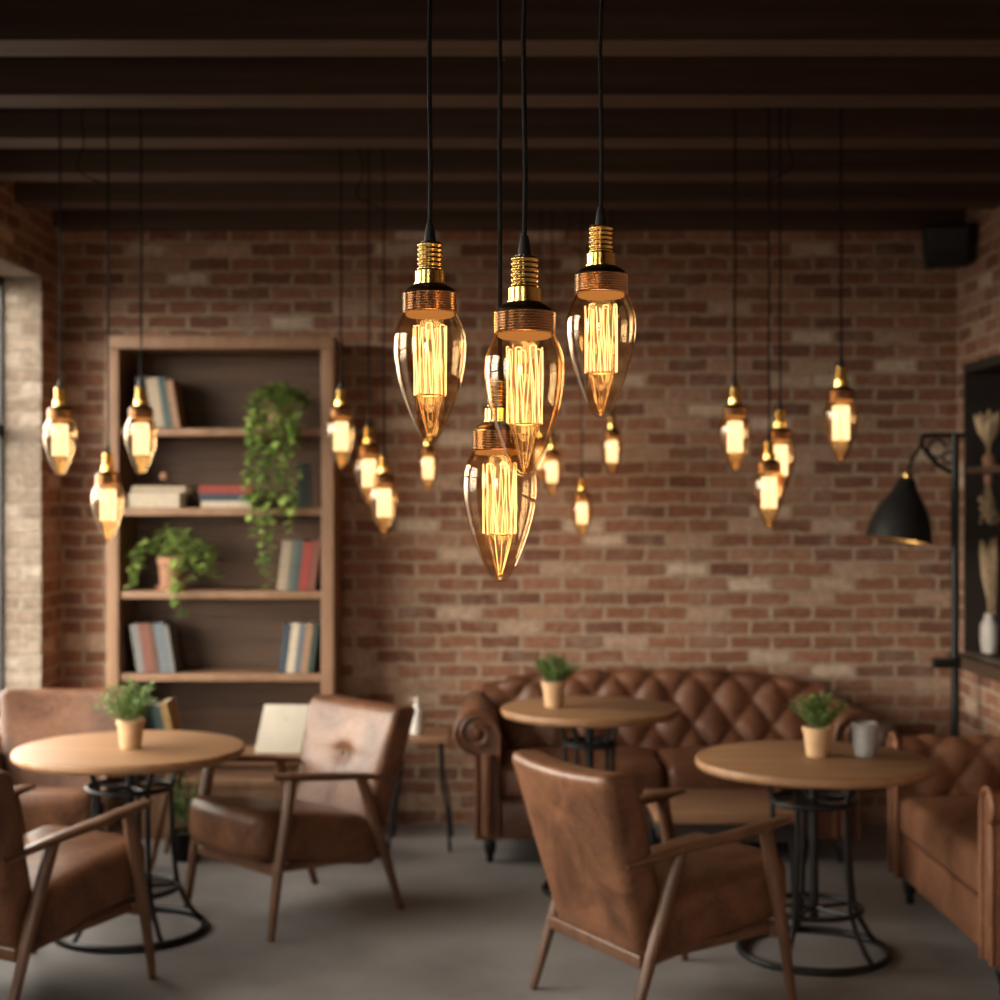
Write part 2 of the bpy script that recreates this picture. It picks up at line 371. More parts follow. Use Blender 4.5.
# ------------------------------------------------------------------ pendants
U = .001778
_pm = {}
def arc_lathe(prof, n=40, fn=None): return MB().lathe([(max(r, .02) * U, z * U) for r, z in prof], n)
def pendant_meshes():
    outer = [(0, 0), (3, .25), (5.6, 1.2), (8, 3.4), (12.2, 9.5), (18, 21), (23.8, 36), (29, 51), (33, 66), (35.5, 81), (36.4, 93), (36.1, 103), (34.8, 111), (32, 119), (29, 125), (27.3, 129)]
    def dense(p):
        q = []
        for i in range(len(p) - 1):
            p0 = p[max(i - 1, 0)]; p1 = p[i]; p2 = p[i + 1]; p3 = p[min(i + 2, len(p) - 1)]
            for s in (0, .34, .67):
                q.append(tuple(.5 * (2 * p1[k] + (p2[k] - p0[k]) * s + (2 * p0[k] - 5 * p1[k] + 4 * p2[k] - p3[k]) * s * s + (3 * p1[k] - p0[k] - 3 * p2[k] + p3[k]) * s ** 3) for k in (0, 1)))
        return q + [p[-1]]
    o = dense(outer)
    inner = [(max(r - 1.5, .02), z + (2.4 if z < 4 else 1.2 if z < 20 else 0)) for r, z in o]
    g = MB(); g.lathe([(max(r, .02) * U, z * U) for r, z in o], 56); g.lathe([(r * U, z * U) for r, z in reversed(inner)], 56)
    _pm['bulb_glass'] = (g.mesh('bulb_glass', M['bulb'], True, 180), 'bulb_glass')
    p = [(0, 129.5), (27.2, 129.5)]
    for i in range(8):
        z = 129.5 + i * 2.5; p += [(26.6, z), (26.7, z + .3), (27.8, z + .7), (28.1, z + 1.3), (27.8, z + 1.9), (26.7, z + 2.3), (26.6, z + 2.5)]
    p += [(26.6, 149.5), (25.5, 150)]
    _pm['ribbed_ring'] = (arc_lathe(p, 56).mesh('ribbed_ring', M['copper'], True, 50), 0)
    _pm['dome_cap'] = (arc_lathe([(26.3, 149.6), (26, 151), (22, 154.5), (17.5, 156.8), (16.5, 157.6), (0, 157.6)], 48).mesh('dome_cap', M['bronze'], True, 50), 0)
    p = [(15.6, 157.4), (16.2, 157.8), (16.2, 158.8), (15.6, 159.2), (14.9, 159.3), (14.9, 159.8), (14.9, 165), (14.9, 170), (14.9, 170.6), (14.3, 171), (0, 171)]
    _pm['socket_collar'] = (arc_lathe(p, 48).mesh('socket_collar', M['brass'], True, 20), 0)
    p = [(11, 171)]
    for i in range(6):
        z = 171 + i * 4.7
        p += [(11.1, z + .4), (11.9, z + 1.2), (12.5, z + 2.0), (12.7, z + 2.6), (12.5, z + 3.2), (11.9, z + 4.0), (11.1, z + 4.6)]
    p += [(11.1, 199.5), (9.5, 200.2), (0, 200.2)]
    _pm['screw_cap'] = (arc_lathe(p, 40).mesh('screw_cap', M['brass'], True, 60), 0)
    _pm['cord_grip'] = (arc_lathe([(0, 200), (6, 200.1), (6, 203), (5.2, 210), (4.2, 216), (3.4, 219), (0, 219)], 24).mesh('cord_grip', M['plastic'], True, 50), 0)
    # the bulbs further back carry a denser, brighter cage
    df = MB(); rn = random.Random(8)
    for i in range(26):
        a0 = 2 * PI * i / 26; tw = rn.uniform(-.1, .1)
        df.tube([(16.4 * U * math.cos(a0 + tw * j), 16.4 * U * math.sin(a0 + tw * j), (117 - 71 * j / 3) * U) for j in range(4)], 1.0 * U, 6)
    _pm['dense_filament'] = (df.mesh('filament', M['filament_far']), 0)
    _pm['dense_guide'] = (arc_lathe([(3, 46), (14, 46), (14.6, 50), (14.6, 114), (13.6, 118), (3, 118)], 32).mesh('light_guide', M['guide_far']), 0)
    # filament: a hanging hoop of fine zigzag strands
    f = MB(); n = 14; pts = []
    rnd = random.Random(3)
    for i in range(n):
        a0 = 2 * PI * i / n + rnd.uniform(-.08, .08); a1 = a0 + rnd.uniform(.05, .34)
        r0, r1 = 16.6 * U, (16.4 + rnd.uniform(-.6, .2)) * U
        zt, zb = (115 + rnd.uniform(-1, 2)) * U, (47 + rnd.uniform(-1, 2)) * U
        line = []
        for j in range(9):
            s = j / 8; aa = a0 + (a1 - a0) * s + .03 * math.sin(s * 9 + i); rr = r0 + (r1 - r0) * s
            line.append((rr * math.cos(aa), rr * math.sin(aa), zt + (zb - zt) * s))
        f.tube(line, (.42 + .2 * (i % 3)) * U, 6)
        if i % 2 == 0:
            b0 = 2 * PI * (i + 1) / n
            arcp = [(16.5 * U * math.cos(a0 + (b0 - a0) * s / 4), 16.5 * U * math.sin(a0 + (b0 - a0) * s / 4), zt + .9 * U * math.sin(PI * s / 4)) for s in range(5)]
            f.tube(arcp, .5 * U, 6)
    for i in range(4):       # inner strands
        a0 = 2 * PI * i / 4 + .2; rr = 7.5 * U
        f.tube([(rr * math.cos(a0 + .12 * j), rr * math.sin(a0 + .12 * j), (114 - 66 * j / 6) * U) for j in range(7)], .55 * U, 6)
    _pm['filament'] = (f.mesh('filament', M['filament']), 0)
    _pm['light_guide'] = (arc_lathe([(3, 47), (12.5, 47), (13, 52), (13, 112), (12, 117), (3, 117)], 32).mesh('light_guide', M['guide']), 0)
    s = MB()
    for i in range(10):
        a0 = 2 * PI * i / 10
        s.tube([(12.6 * U * math.cos(a0), 12.6 * U * math.sin(a0), 47 * U), (7.5 * U * math.cos(a0), 7.5 * U * math.sin(a0), 26 * U), (2.6 * U * math.cos(a0), 2.6 * U * math.sin(a0), 7.5 * U)], .36 * U, 5)
    s.tube([(14.5 * U * math.cos(2 * PI * i / 28), 14.5 * U * math.sin(2 * PI * i / 28), 47 * U) for i in range(28)], .7 * U, 6, closed=True)
    s.ball((0, 0, 7 * U), 2.2 * U, 6)
    _pm['support_wires'] = (s.mesh('support_wires', M['wire']), 0)
    _pm['glowing_seat'] = (arc_lathe([(0, 125.5), (22, 125.5), (24.5, 127), (24.5, 129), (0, 129)], 32).mesh('glowing_seat', M['seat_glow']), 0)  # plate glows by itself to draw the bright line under the ring
pendant_meshes()
def pendant(px, tip, Y, label, group, sc=1.0, watts=.9, loop=0, rz=0):
    x = (px - 500) / 1500 * Y; z = 1.7 + (505 - tip) / 1500 * Y
    t = thing('pendant_lamp', label, 'pendant lamp', (x, Y, z), rz, group, sc)
    far = Y > 4
    for nm, (me, _) in _pm.items():
        if nm in ('filament', 'light_guide') and far or nm.startswith('dense_') and not far: continue
        link({'dense_filament': 'filament', 'dense_guide': 'light_guide'}.get(nm, nm), me, t)
    ln = (ZC - z) / sc
    cb = MB(); m = 12
    cb.tube([(.0015 * math.sin(i * 1.7) * (i < m) * (i > 0), .0015 * math.cos(i * 2.3) * (i < m) * (i > 0), 217 * U + (ln - 217 * U) * i / m) for i in range(m + 1)], 2.3 * U, 8)
    cb.build('cord', M['cord'], t)
    MB().lathe([(1e-4, ln - .03), (.03, ln - .028), (.045, ln - .012), (.045, ln)], 24).build('ceiling_rose', M['plastic'], t)
    if loop:
        lb = MB(); w = .13 * loop
        lb.tube([(w * math.sin(s * PI / 10) * (1 + .3 * math.sin(s)), .02 * math.sin(s * .9), ln - .02 - (s / 10) * .5 - .1 * math.sin(s * PI / 10)) for s in range(11)], 1.7 * U, 6)
        lb.build('slack_cord', M['cord'], t)
    ld = bpy.data.lights.new('bulb_light', 'POINT'); ld.energy = watts; ld.color = (1, .56, .22); ld.shadow_soft_size = .038
    lo = link('bulb_light', ld, t); lo.location = (0, 0, 80 * U)
    return t
G1 = 'large amber pendants hanging in the foreground'
pendant(430, 442.5, 2.667, 'sharp foreground pendant on the left, ribbed copper ring and amber bulb', G1, watts=1.3)
pendant(524.5, 476, 2.43, 'largest foreground pendant, nearest of the four, overlapping the bulb below it', G1, watts=1.3, rz=.5)
pendant(601, 418, 2.78, 'foreground pendant hanging highest, on the right of the sharp cluster', G1, watts=1.3, rz=1.1)
pendant(500, 582, 2.63, 'lowest foreground pendant, its socket half hidden behind the nearest bulb', G1, watts=1.3, rz=2)
G2 = 'blurred amber pendants left of the bookcase'
pendant(60, 476, 5.75, 'blurred pendant nearest the window, in front of the dark left wall', G2, .95)
pendant(108, 541, 5.75, 'lowest blurred pendant at the left edge of the bookcase', G2, .95, loop=-1)
pendant(141, 475, 5.75, 'blurred pendant in front of the leaning books on the top shelf', G2, .95)
G3 = 'blurred amber pendants right of the bookcase'
pendant(341, 469, 6.33, 'blurred pendant beside the right upright of the bookcase', G3, .95)
pendant(369, 505, 6.36, 'blurred pendant half hidden behind a lower one right of the bookcase', G3, .93)
pendant(384, 535, 6.28, 'lowest blurred pendant of the three right of the bookcase', G3, .93, loop=-1)
G4 = 'small distant pendants near the back wall'
pendant(428, 492, 7.62, 'small distant pendant directly under the left foreground bulb', G4, .84)
pendant(541, 481, 7.66, 'small distant pendant hidden behind the tip of the nearest bulb', G4, .8)
pendant(552, 496, 7.56, 'small distant pendant showing just right of the nearest bulb tip', G4, .84)
pendant(582, 537, 7.62, 'lowest small distant pendant in front of bare brick', G4, .84, loop=-.8)
pendant(612, 476, 7.62, 'small distant pendant directly under the right foreground bulb', G4, .86)
G5 = 'blurred amber pendants on the right'
pendant(735, 472, 5.76, 'leftmost blurred pendant of the right cluster', G5, .93)
pendant(769, 528, 5.72, 'lowest blurred pendant of the right cluster, in front of another', G5, .93, loop=.8)
pendant(780, 495, 5.82, 'blurred pendant of the right cluster partly behind the lowest one', G5, .93)
pendant(841, 462, 5.76, 'rightmost and highest blurred pendant, hanging alone above the black dome lamp', G5, 1.03)

# ------------------------------------------------------------------ armchairs
def armchair(loc, rz, label, buttoned=True, group='leather armchairs with wooden frames'):
    t = thing('armchair', label, 'armchair', loc, rz, group)
    for s in (-1, 1):
        MB().tube([(s * .303, .322, 0), (s * .297, .285, .25), (s * .292, .235, .5), (s * .29, .212, .612)], [.0145, .0215, .025, .024], 12).build('leg', M['walnut'], t)
        MB().tube([(s * .297, -.345, 0), (s * .293, -.262, .25), (s * .289, -.17, .5), (s * .288, -.135, .585)], [.0145, .0215, .025, .024], 12).build('leg', M['walnut'], t)
        pts = [(s * .272, -.345, .55), (s * .283, -.25, .567), (s * .294, -.1, .59), (s * .302, .05, .607), (s * .303, .16, .62), (s * .298, .27, .632), (s * .293, .31, .635)]
        MB().tube(pts, [.7, .85, 1, 1.1, 1.1, .95, .6], 14, flat=(.031, .0155)).build('armrest', M['walnut'], t)
    fr = MB()
    fr.rbox(0, .27, .262, .57, .03, .05, .008); fr.rbox(0, -.28, .235, .56, .03, .045, .008)
    for s in (-1, 1):
        fr.rbox(s * .25, 0, .25, .026, .58, .03, .008, fn=lambda p: Vector((p.x, p.y, p.z + p.y * .045)))
    fr.build('seat_frame', M['walnut'], t)
    def seatf(p):
        u = p.x / .26; v = p.y / .31
        z = p.z + (.02 * (1 - u * u) * (1 - v * v) if p.z > 0 else 0) + .055 * v
        y = p.y + (.022 * (1 - u * u) if v > .8 else 0)
        return Vector((p.x, y, z))
    MB().rbox(0, .04, .345, .535, .62, .205, .055, (10, 12, 3), seatf).build('seat', M['leather'], t)
    def backf(p):
        h = (p.z + .31) / .62
        w = .93 + .2 * h
        u = p.x / .27
        y = p.y + .035 * u * u * (.3 + .7 * h)
        if p.y > 0:
            dz = p.z - .09; fall = (1 - abs(u) ** 3)
            y += .02 * fall * math.sin(PI * min(1, max(0, h)))
            if not buttoned: return Vector((p.x * w, y - (p.z + .31) * .32, p.z - .012 * (1 - u * u) * (h > .9)))
            y -= .024 * math.exp(-(p.x ** 2 + dz ** 2) / .0022)
            y -= .013 * math.exp(-(dz / .022) ** 2) * (1 - min(1, abs(u) * 1.15)) + .008 * math.exp(-(p.x / .012) ** 2) * (dz < 0)
        z = p.z - .012 * (1 - u * u) * (h > .9)
        q = Vector((p.x * w, y, z))
        q.y -= (q.z + .31) * .32
        return q
    MB().rbox(0, -.215, .54, .54, .135, .62, .034, (26, 1, 30), backf).build('backrest', M['leather'], t)
    if buttoned: MB().ball((0, -.215 + .0675 - .115 - .006, .63), .013, 6, (1, .6, 1)).build('back_button', M['button'], t)
    return t
armchair((.562, 5.18, 0), R(-60), 'brown leather armchair seen from behind, in the foreground centre')
armchair((-.872, 6.285, 0), R(134), 'brown leather armchair with buttoned back facing left, in front of the bookcase')
armchair((-1.67, 5.262, 0), R(-30), 'dark armchair cut off by the left edge, its arm in front of the left table')
armchair((-1.98, 6.6, 0), R(-176), 'leather armchair with a plain back, behind the left round table beside the window', False)

# ------------------------------------------------------------------ round tables
def round_table(loc, dia, h, ring, label):
    t = thing('round_table', label, 'table', loc, 0, 'round wooden cafe tables')
    r = dia / 2; th = .037
    MB().lathe([(1e-4, h - th), (r - .012, h - th), (r - .003, h - th + .006), (r, h - th + .014), (r, h - .012), (r - .004, h - .003), (r - .012, h), (1e-4, h)], 72).build('tabletop', M['oak'], t)
    n = 5
    for i in range(n):
        a = 2 * PI * i / n + .35; c, s = math.cos(a), math.sin(a)
        prof = [(ring, .014), (ring * .88, .05), (ring * .72, .12), (ring * .63, .19), (ring * .58, .32), (ring * .56, .45), (ring * .55, .58), (ring * .58, h - .13), (ring * .7, h - th - .02), (ring * .75, h - th)]
        MB().tube([(p * c, p * s, z) for p, z in prof], .0105, 8).build('leg', M['black'], t)
    def hoop(rr, z, tr, nm): MB().tube([(rr * math.cos(2 * PI * i / 48), rr * math.sin(2 * PI * i / 48), z) for i in range(48)], tr, 8, closed=True).build(nm, M['black'], t)
    hoop(ring, .014, .014, 'floor_ring'); hoop(ring * .64, .175, .011, 'lower_ring'); hoop(ring * .565, h - .16, .012, 'upper_ring')
    MB().lathe([(1e-4, .12), (.018, .12), (.018, h - th), (1e-4, h - th)], 16).build('column', M['black'], t)
    for i in range(n):
        a = 2 * PI * i / n + .35
        for q, rr, zz in ((.015, ring * .64, .175), (.015, ring * .565, h - .16)):
            MB().tube([(q * math.cos(a), q * math.sin(a), zz), (rr * math.cos(a), rr * math.sin(a), zz)], .008, 6).build('spoke', M['black'], t)
    return t
round_table((-1.475, 5.98, 0), .905, .737, .293, 'left round oak table on black metal base, with a small potted herb')
round_table((1.19, 5.69, 0), .893, .74, .278, 'right round oak table carrying a potted herb and a grey mug')
round_table((.396, 6.6, 0), .783, .812, .2, 'middle round oak table in front of the tufted sofa')

# ------------------------------------------------------------------ tufted sofas
def tuft_sweep(prof, s0, s1, ns, put, ps, pt, depth, caps=True):
    """prof: (a, b, mask) around a cross-section; put(a, b, s) places it; pillows swell along the normal"""
    pts = []
    for i in range(len(prof) - 1):               # resample finely
        (a0, b0, m0), (a1, b1, m1) = prof[i], prof[i + 1]
        k = max(1, int(math.hypot(a1 - a0, b1 - b0) / .014))
        for j in range(k): pts.append((a0 + (a1 - a0) * j / k, b0 + (b1 - b0) * j / k, m0 + (m1 - m0) * j / k))
    pts.append(prof[-1]); m = len(pts); tt = [0]
    for i in range(1, m): tt.append(tt[-1] + math.hypot(pts[i][0] - pts[i - 1][0], pts[i][1] - pts[i - 1][1]))
    vs = []; fs = []
    for k in range(ns + 1):
        s = s0 + (s1 - s0) * k / ns
        for i, (a, b, mk) in enumerate(pts):
            p, q = pts[max(0, i - 1)], pts[min(m - 1, i + 1)]
            tx, tz = q[0] - p[0], q[1] - p[1]; ln = math.hypot(tx, tz) or 1
            na, nb = -tz / ln, tx / ln
            e = min(abs(s - s0), abs(s1 - s)) / .08; ef = max(0, min(1, e))
            A, B = s / ps, tt[i] / pt
            f = (abs(math.sin(PI * (A + B)) * math.sin(PI * (A - B))) + 1e-6) ** .42
            d = depth * mk * (f - 1) * ef
            vs.append(put(a + na * d, b + nb * d, s))
    for k in range(ns):
        for i in range(m):
            j = (i + 1) % m
            fs.append((k * m + i, k * m + j, (k + 1) * m + j, (k + 1) * m + i))
    if caps:
        fs.append(tuple(range(m))); fs.append(tuple(reversed([ns * m + i for i in range(m)])))
    return MB().add(vs, fs)
def arc(cx, cz, r, a0, a1, n, mk0, mk1):
    return [(cx + r * math.cos(R(a0 + (a1 - a0) * i / n)), cz + r * math.sin(R(a0 + (a1 - a0) * i / n)), mk0 + (mk1 - mk0) * i / n) for i in range(n + 1)]
def sofa(loc, rz, W, D, label, mat, roll, ha, hb, hend, ncush, over, group):
    t = thing('chesterfield_sofa', label, 'sofa', loc, rz, group)
    pw = .105                                    # width of the arm panel
    xi = W / 2 - pw - over                       # inner face of the arms
    y0, y1 = -D / 2, D / 2
    for s in (-1, 1):
        # clockwise cross-section so that the normal points outwards
        cx, cz = pw + over - roll, ha - roll
        pr = [(0, .12, 0), (0, .3, 0), (0, .44, 0), (0, .47, 1), (-.004, cz - .02, 1)] + arc(cx, cz, roll, 168, -62, 22, 1, 0) + [(pw, cz - roll * 1.1, 0), (pw, .3, 0), (pw, .12, 0)]
        ar = tuft_sweep(pr, y0 + .012, y1 - .06, 44, lambda a, b, q: (s * (xi + a), q, b), .2, .27, .03)
        ao = ar.build('arm', mat, t, True, 70)
        # front scroll: piping round the outline, coil and boss
        sc = MB(); yy = y0 + .008
        sc.tube([(s * (xi + a), yy, b) for a, b, _ in pr], .011, 8)
        if over > .05:
            sp = [(s * (xi + cx + roll * (.9 - .75 * i / 30) * math.cos(R(150 - 22 * i))), yy - .004, cz + roll * (.9 - .75 * i / 30) * math.sin(R(150 - 22 * i))) for i in range(31)]
            sc.tube(sp, .011, 8); sc.ball((s * (xi + cx), yy, cz), .035, 8, (1, .5, 1))
            sc.tube([(s * (xi + pw * .5), yy, .14), (s * (xi + pw * .5), yy, cz - .1)], .03, 10)
        sc.build('arm_scroll', mat, ao)
    # back
    def hh(x):
        u = min(1, abs(x) / (W / 2 - over)); return hend + (hb - hend) * (1 - u ** 3.2)
    yb = y1 - .3; rr = .075
    pr = [(yb, .3, 0), (yb + .01, .42, 0), (yb + .02, .46, 1), (yb + .1, .73, 1)] + arc(yb + .1 + rr, .775, rr, 175, 20, 16, 1, .3) + [(y1 - .012, .7, 0), (y1, .12, 0), (yb, .12, 0)]
    def putb(a, b, x):
        z = b if b < .46 else .46 + (b - .46) * (hh(x) - .46) / (.85 - .46)
        return (x, a, z)
    xe = W / 2 - over - .02
    tuft_sweep(pr, xe, -xe, int(W / .018), putb, .205, .28, .038).build('back', mat, t, True, 80)
    # base and seat
    MB().rbox(0, -.02, .205, 2 * xi + .02, D - .1, .18, .02, (6, 4, 1)).build('base', mat, t)
    MB().tube([(-xi, y0 + .032, .295), (xi, y0 + .032, .295)], .009, 8).build('base_piping', mat, t)
    cw = 2 * xi / ncush
    for i in range(ncush):
        def cf(p, cw=cw):
            u = p.x / (cw / 2); v = p.y / (D / 2 - .14)
            return Vector((p.x, p.y, p.z + (.03 * (1 - u * u) * (1 - v * v) if p.z > 0 else 0)))
        MB().rbox(-xi + cw * (i + .5), -.13, .385, cw - .006, D - .28, .165, .045, (10, 8, 2), cf).build('seat_cushion', mat, t)
    for sx in (-1, 1):
        for yy in (y0 + .075, y1 - .1):
            fx = sx * (xi + pw * .5 - .01)
            MB().lathe([(1e-4, 0), (.016, 0), (.019, .012), (.016, .03), (.024, .045), (.03, .07), (.033, .09), (.026, .1), (.036, .108), (.036, .125)], 20, (fx, yy, 0)).build('foot', M['black'], t)
    return t
sofa((.79, 7.5, 0), 0, 2.0, .86, 'long chestnut leather tufted sofa with scroll arms against the back brick wall', M['leather_sofa'], .1, .725, .855, .77, 2, .1, None)
sofa((2.045, 5.8, 0), R(-90), 1.36, .74, 'tan leather tufted loveseat along the right wall, cut by the frame', M['leather_tan'], .06, .72, .8, .74, 1, .015, None)

# coffee table
t = thing('coffee_table', 'low wooden coffee table behind the foreground armchair, in front of the sofa', 'table', (.93, 6.33, 0))
MB().rbox(0, 0, .43, .6, .52, .05, .01).build('tabletop', M['bench_wood'], t)
for sx in (-1, 1):
    for sy in (-1, 1): MB().tube([(sx * .27, sy * .23, 0), (sx * .26, sy * .22, .41)], [.014, .018], 8).build('leg', M['black'], t)
ap = MB(); ap.box(-.26, .26, -.235, -.215, .33, .405); ap.box(-.26, .26, .215, .235, .33, .405); ap.box(-.275, -.255, -.22, .22, .33, .405); ap.box(.255, .275, -.22, .22, .33, .405)
ap.build('apron', M['cabinet_wood'], t, False)

# ------------------------------------------------------------------ plants and tableware
def leaf(mb, base, d, up, ln, w, fold=.2):
    d = d.normalized(); side = d.cross(up)
    side = side.normalized() if side.length > 1e-4 else Vector((1, 0, 0))
    n = side.cross(d).normalized(); b = Vector(base)
    q = [b, b + d * ln * .3 + side * w * .45 + n * w * fold, b + d * ln * .65 + side * w * .42 + n * w * fold * .6, b + d * ln - n * ln * .12,
         b + d * ln * .65 - side * w * .42 + n * w * fold * .6, b + d * ln * .3 - side * w * .45 + n * w * fold, b + d * ln * .35, b + d * ln * .7 - n * ln * .02]
    mb.add(q, [(0, 1, 6), (1, 2, 7, 6), (2, 3, 7), (3, 4, 7), (4, 5, 6, 7), (5, 0, 6)])
def pot_parts(t, r0, r1, h, mat, saucer=0):
    z = .012 if saucer else 0
    MB().lathe([(1e-4, z), (r0, z), (r0 + .002, z + .004), (r1 - .004, h * .8), (r1, h * .82), (r1 + .002, h - .003), (r1 - .002, h), (r1 - .008, h), (r1 - .01, h * .86), (1e-4, h * .86)], 32).build('pot', mat, t)
    MB().lathe([(r1 - .01, h * .865), (r1 * .5, h * .9), (1e-4, h * .92)], 20).build('soil', M['soil'], t)
    if saucer: MB().lathe([(1e-4, 0), (saucer * .85, 0), (saucer, .02), (saucer - .006, .022), (saucer * .8, .0115), (1e-4, .0115)], 32).build('saucer', mat, t)
def herb(loc, r, h, ph, label, seed, spread=1.0):
    t = thing('potted_herb', label, 'potted plant', loc, seed, 'small potted herbs on the tables')
    pot_parts(t, r * .72, r, h, M['pot_tan'])
    rnd = random.Random(seed); fb = MB(); sb = MB()
    for i in range(46):
        a = rnd.uniform(0, 2 * PI); tilt = rnd.uniform(.0, .95) * spread; ln = ph * rnd.uniform(.65, 1.05)
        d = Vector((math.sin(tilt) * math.cos(a), math.sin(tilt) * math.sin(a), math.cos(tilt)))
        b = Vector((r * .5 * math.cos(a) * rnd.random(), r * .5 * math.sin(a) * rnd.random(), h * .88))
        pts = [b + d * ln * s + Vector((0, 0, -.12 * ln * s * s * tilt)) for s in (0, .35, .7, 1)]
        sb.tube(pts, .0012, 4)
        for k in range(9):
            s = .25 + .75 * k / 8; p = b + d * ln * s + Vector((0, 0, -.12 * ln * s * s * tilt))
            aa = rnd.uniform(0, 2 * PI)
            leaf(fb, p, d * .55 + Vector((math.cos(aa), math.sin(aa), rnd.uniform(-.1, .5))), Vector((0, 0, 1)), rnd.uniform(.026, .044), rnd.uniform(.011, .017))
    sb.build('stems', M['stem'], t); fb.build('foliage', M['herb'], t)
    return t
herb((-1.462, 5.94, .737), .055, .114, .175, 'potted herb in a tan pot on the left round table', 1, 1.15)
herb((1.217, 5.74, .74), .059, .112, .14, 'potted herb in a tan pot beside the grey mug', 2)
herb((.238, 6.6, .812), .054, .112, .125, 'potted herb in a tan pot on the middle table by the sofa', 3, .9)
t = thing('mug', 'grey stoneware mug on the right round table', 'mug', (1.395, 5.74, .74), R(18))
MB().lathe([(1e-4, 0), (.036, 0), (.04, .004), (.046, .05), (.05, .122), (.0505, .127), (.048, .128), (.0455, .12), (.041, .03), (1e-4, .012)], 36).build('cup', M['mug'], t)
MB().tube([(.047, 0, .105), (.066, 0, .106), (.078, 0, .085), (.074, 0, .056), (.06, 0, .038), (.044, 0, .034)], .0065, 8, flat=(1.1, .8), up=Vector((0, 1, 0))).build('handle', M['mug'], t)

def vine(loc, r, h, label, seed, strands, sauc=0, mat='terracotta', lift=.09):
    """strands: (angle, reach, drop)"""
    t = thing('trailing_plant', label, 'potted plant', loc, 0, 'trailing plants in the bookcase')
    pot_parts(t, r * .74, r, h, M[mat], sauc)
    rnd = random.Random(seed); fb = MB(); sb = MB()
    for q, (ex, ey, drop) in enumerate(strands):
        n = 16; pts = []; lf = lift * rnd.uniform(.3, 1.35) * (1 - 2.2 * abs(ex))
        for i in range(n + 1):
            u = i / n; a = min(1, u * 2.4)
            e = a ** .8
            z = h * .9 + (lf + .1 * h) * math.sin(PI * .5 * min(1, a * 1.4)) - (drop + lf) * max(0, (u - .25) / .75) ** 1.1
            pts.append(Vector((ex * e + .014 * math.sin(u * 11 + q * 2) * u, ey * e + .006 * math.cos(u * 9 + q), z)))
        sb.tube(pts, .0016, 5)
        tot = sum((pts[i + 1] - pts[i]).length for i in range(n)); cnt = max(7, int(tot / .022))
        for k in range(cnt):
            s = (k + rnd.random() * .6) / cnt * n; i = min(n - 1, int(s)); p = pts[i].lerp(pts[i + 1], s - i)
            aa = rnd.uniform(0, 2 * PI)
            out = p.y < -.122
            d = Vector((math.cos(aa), -abs(math.sin(aa)) if out else math.sin(aa), rnd.uniform(-.9, .35) if p.z < h and out else rnd.uniform(-.1, .6)))
            sz = rnd.uniform(.036, .06)
            leaf(fb, p, d, Vector((0, 0, 1)), sz, sz * .8)
    sb.build('vines', M['stem'], t); fb.build('foliage', M['vine'], t)
    return t

# ------------------------------------------------------------------ bookcase
BX0, BX1, BF, BB = -1.996, -.841, 7.6, 7.95
SZ = [2.09, 1.685, 1.263, .843, .3]             # tops of the shelves
t = thing('bookcase', 'tall wooden bookcase holding books and trailing plants against the back wall', 'bookcase', ((BX0 + BX1) / 2, BF, 0))
hw = (BX1 - BX0) / 2; ht = 2.561
MB().rbox(0, .175, ht - .034, 2 * hw, .35, .068, .006).build('top_panel', M['shelf_wood'], t)
for s in (-1, 1):
    MB().rbox(s * (hw - .0325), .175, (ht - .07) / 2, .065, .35, ht - .07, .006).build('side_panel', M['shelf_wood'], t)
for z in SZ:
    MB().rbox(0, .18, z - .02, 2 * hw - .132, .33, .04, .005).build('shelf', M['shelf_wood'], t)
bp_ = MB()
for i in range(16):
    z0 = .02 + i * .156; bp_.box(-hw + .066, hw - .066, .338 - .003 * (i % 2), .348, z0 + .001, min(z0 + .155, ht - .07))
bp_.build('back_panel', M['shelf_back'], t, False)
MB().box(-hw + .066, hw - .066, .02, .035, .0, .26).build('kick_panel', M['shelf_wood'], t, False)

def book(x, z, th, h, d, col, label, lean=0, group='books', y=None, flat=False, rz=0):
    """standing book with its spine to the room; lean > 0 tips the top to the right"""
    y = BF + .03 if y is None else y
    o = thing('book', label, 'book', (0, 0, 0), 0, group)
    b = .003
    cv = MB(); cv.box(0, b, 0, d, 0, h); cv.box(th - b, th, 0, d, 0, h); cv.rbox(th / 2, .003, h / 2, th, .008, h, .003)
    cv.build('cover', BK[col], o, False)
    MB().box(b, th - b, .007, d - .006, .004, h - .004).build('pages', M['paper'], o, False)
    if flat:                                     # lying, spine to the room
        o.rotation_euler = (0, R(90), 0)
        o.rotation_euler = (Matrix.Rotation(rz, 3, 'Z') @ Matrix.Rotation(R(-90), 3, 'Y')).to_euler()
        o.location = (x, y, z + .001)
    else:
        a = R(lean); o.rotation_euler = (0, a, 0)
        o.location = (x, y, z + (th * math.sin(a) if a > 0 else 0) + .0005)
    return o
def row(x, z, items, group, lean=0, y=None):
    for th, h, d, col, lab in items:
        book(x, z, th, h, d, col, lab, lean, group, y)
        x += th / math.cos(R(lean)) + .0015
# top shelf, left, tipped to the left
row(-1.815, SZ[0], [(.05, .262, .2, 'charcoal', 'charcoal book, leftmost of the leaning books on the top shelf'),
    (.06, .255, .2, 'beige', 'wide beige book leaning on the top shelf'),
    (.036, .26, .2, 'teal', 'blue-grey book leaning on the top shelf between beige and tan'),
    (.036, .245, .19, 'tan', 'tan book, rightmost of the leaning books on the top shelf')], 'leaning books on the top shelf', -9)
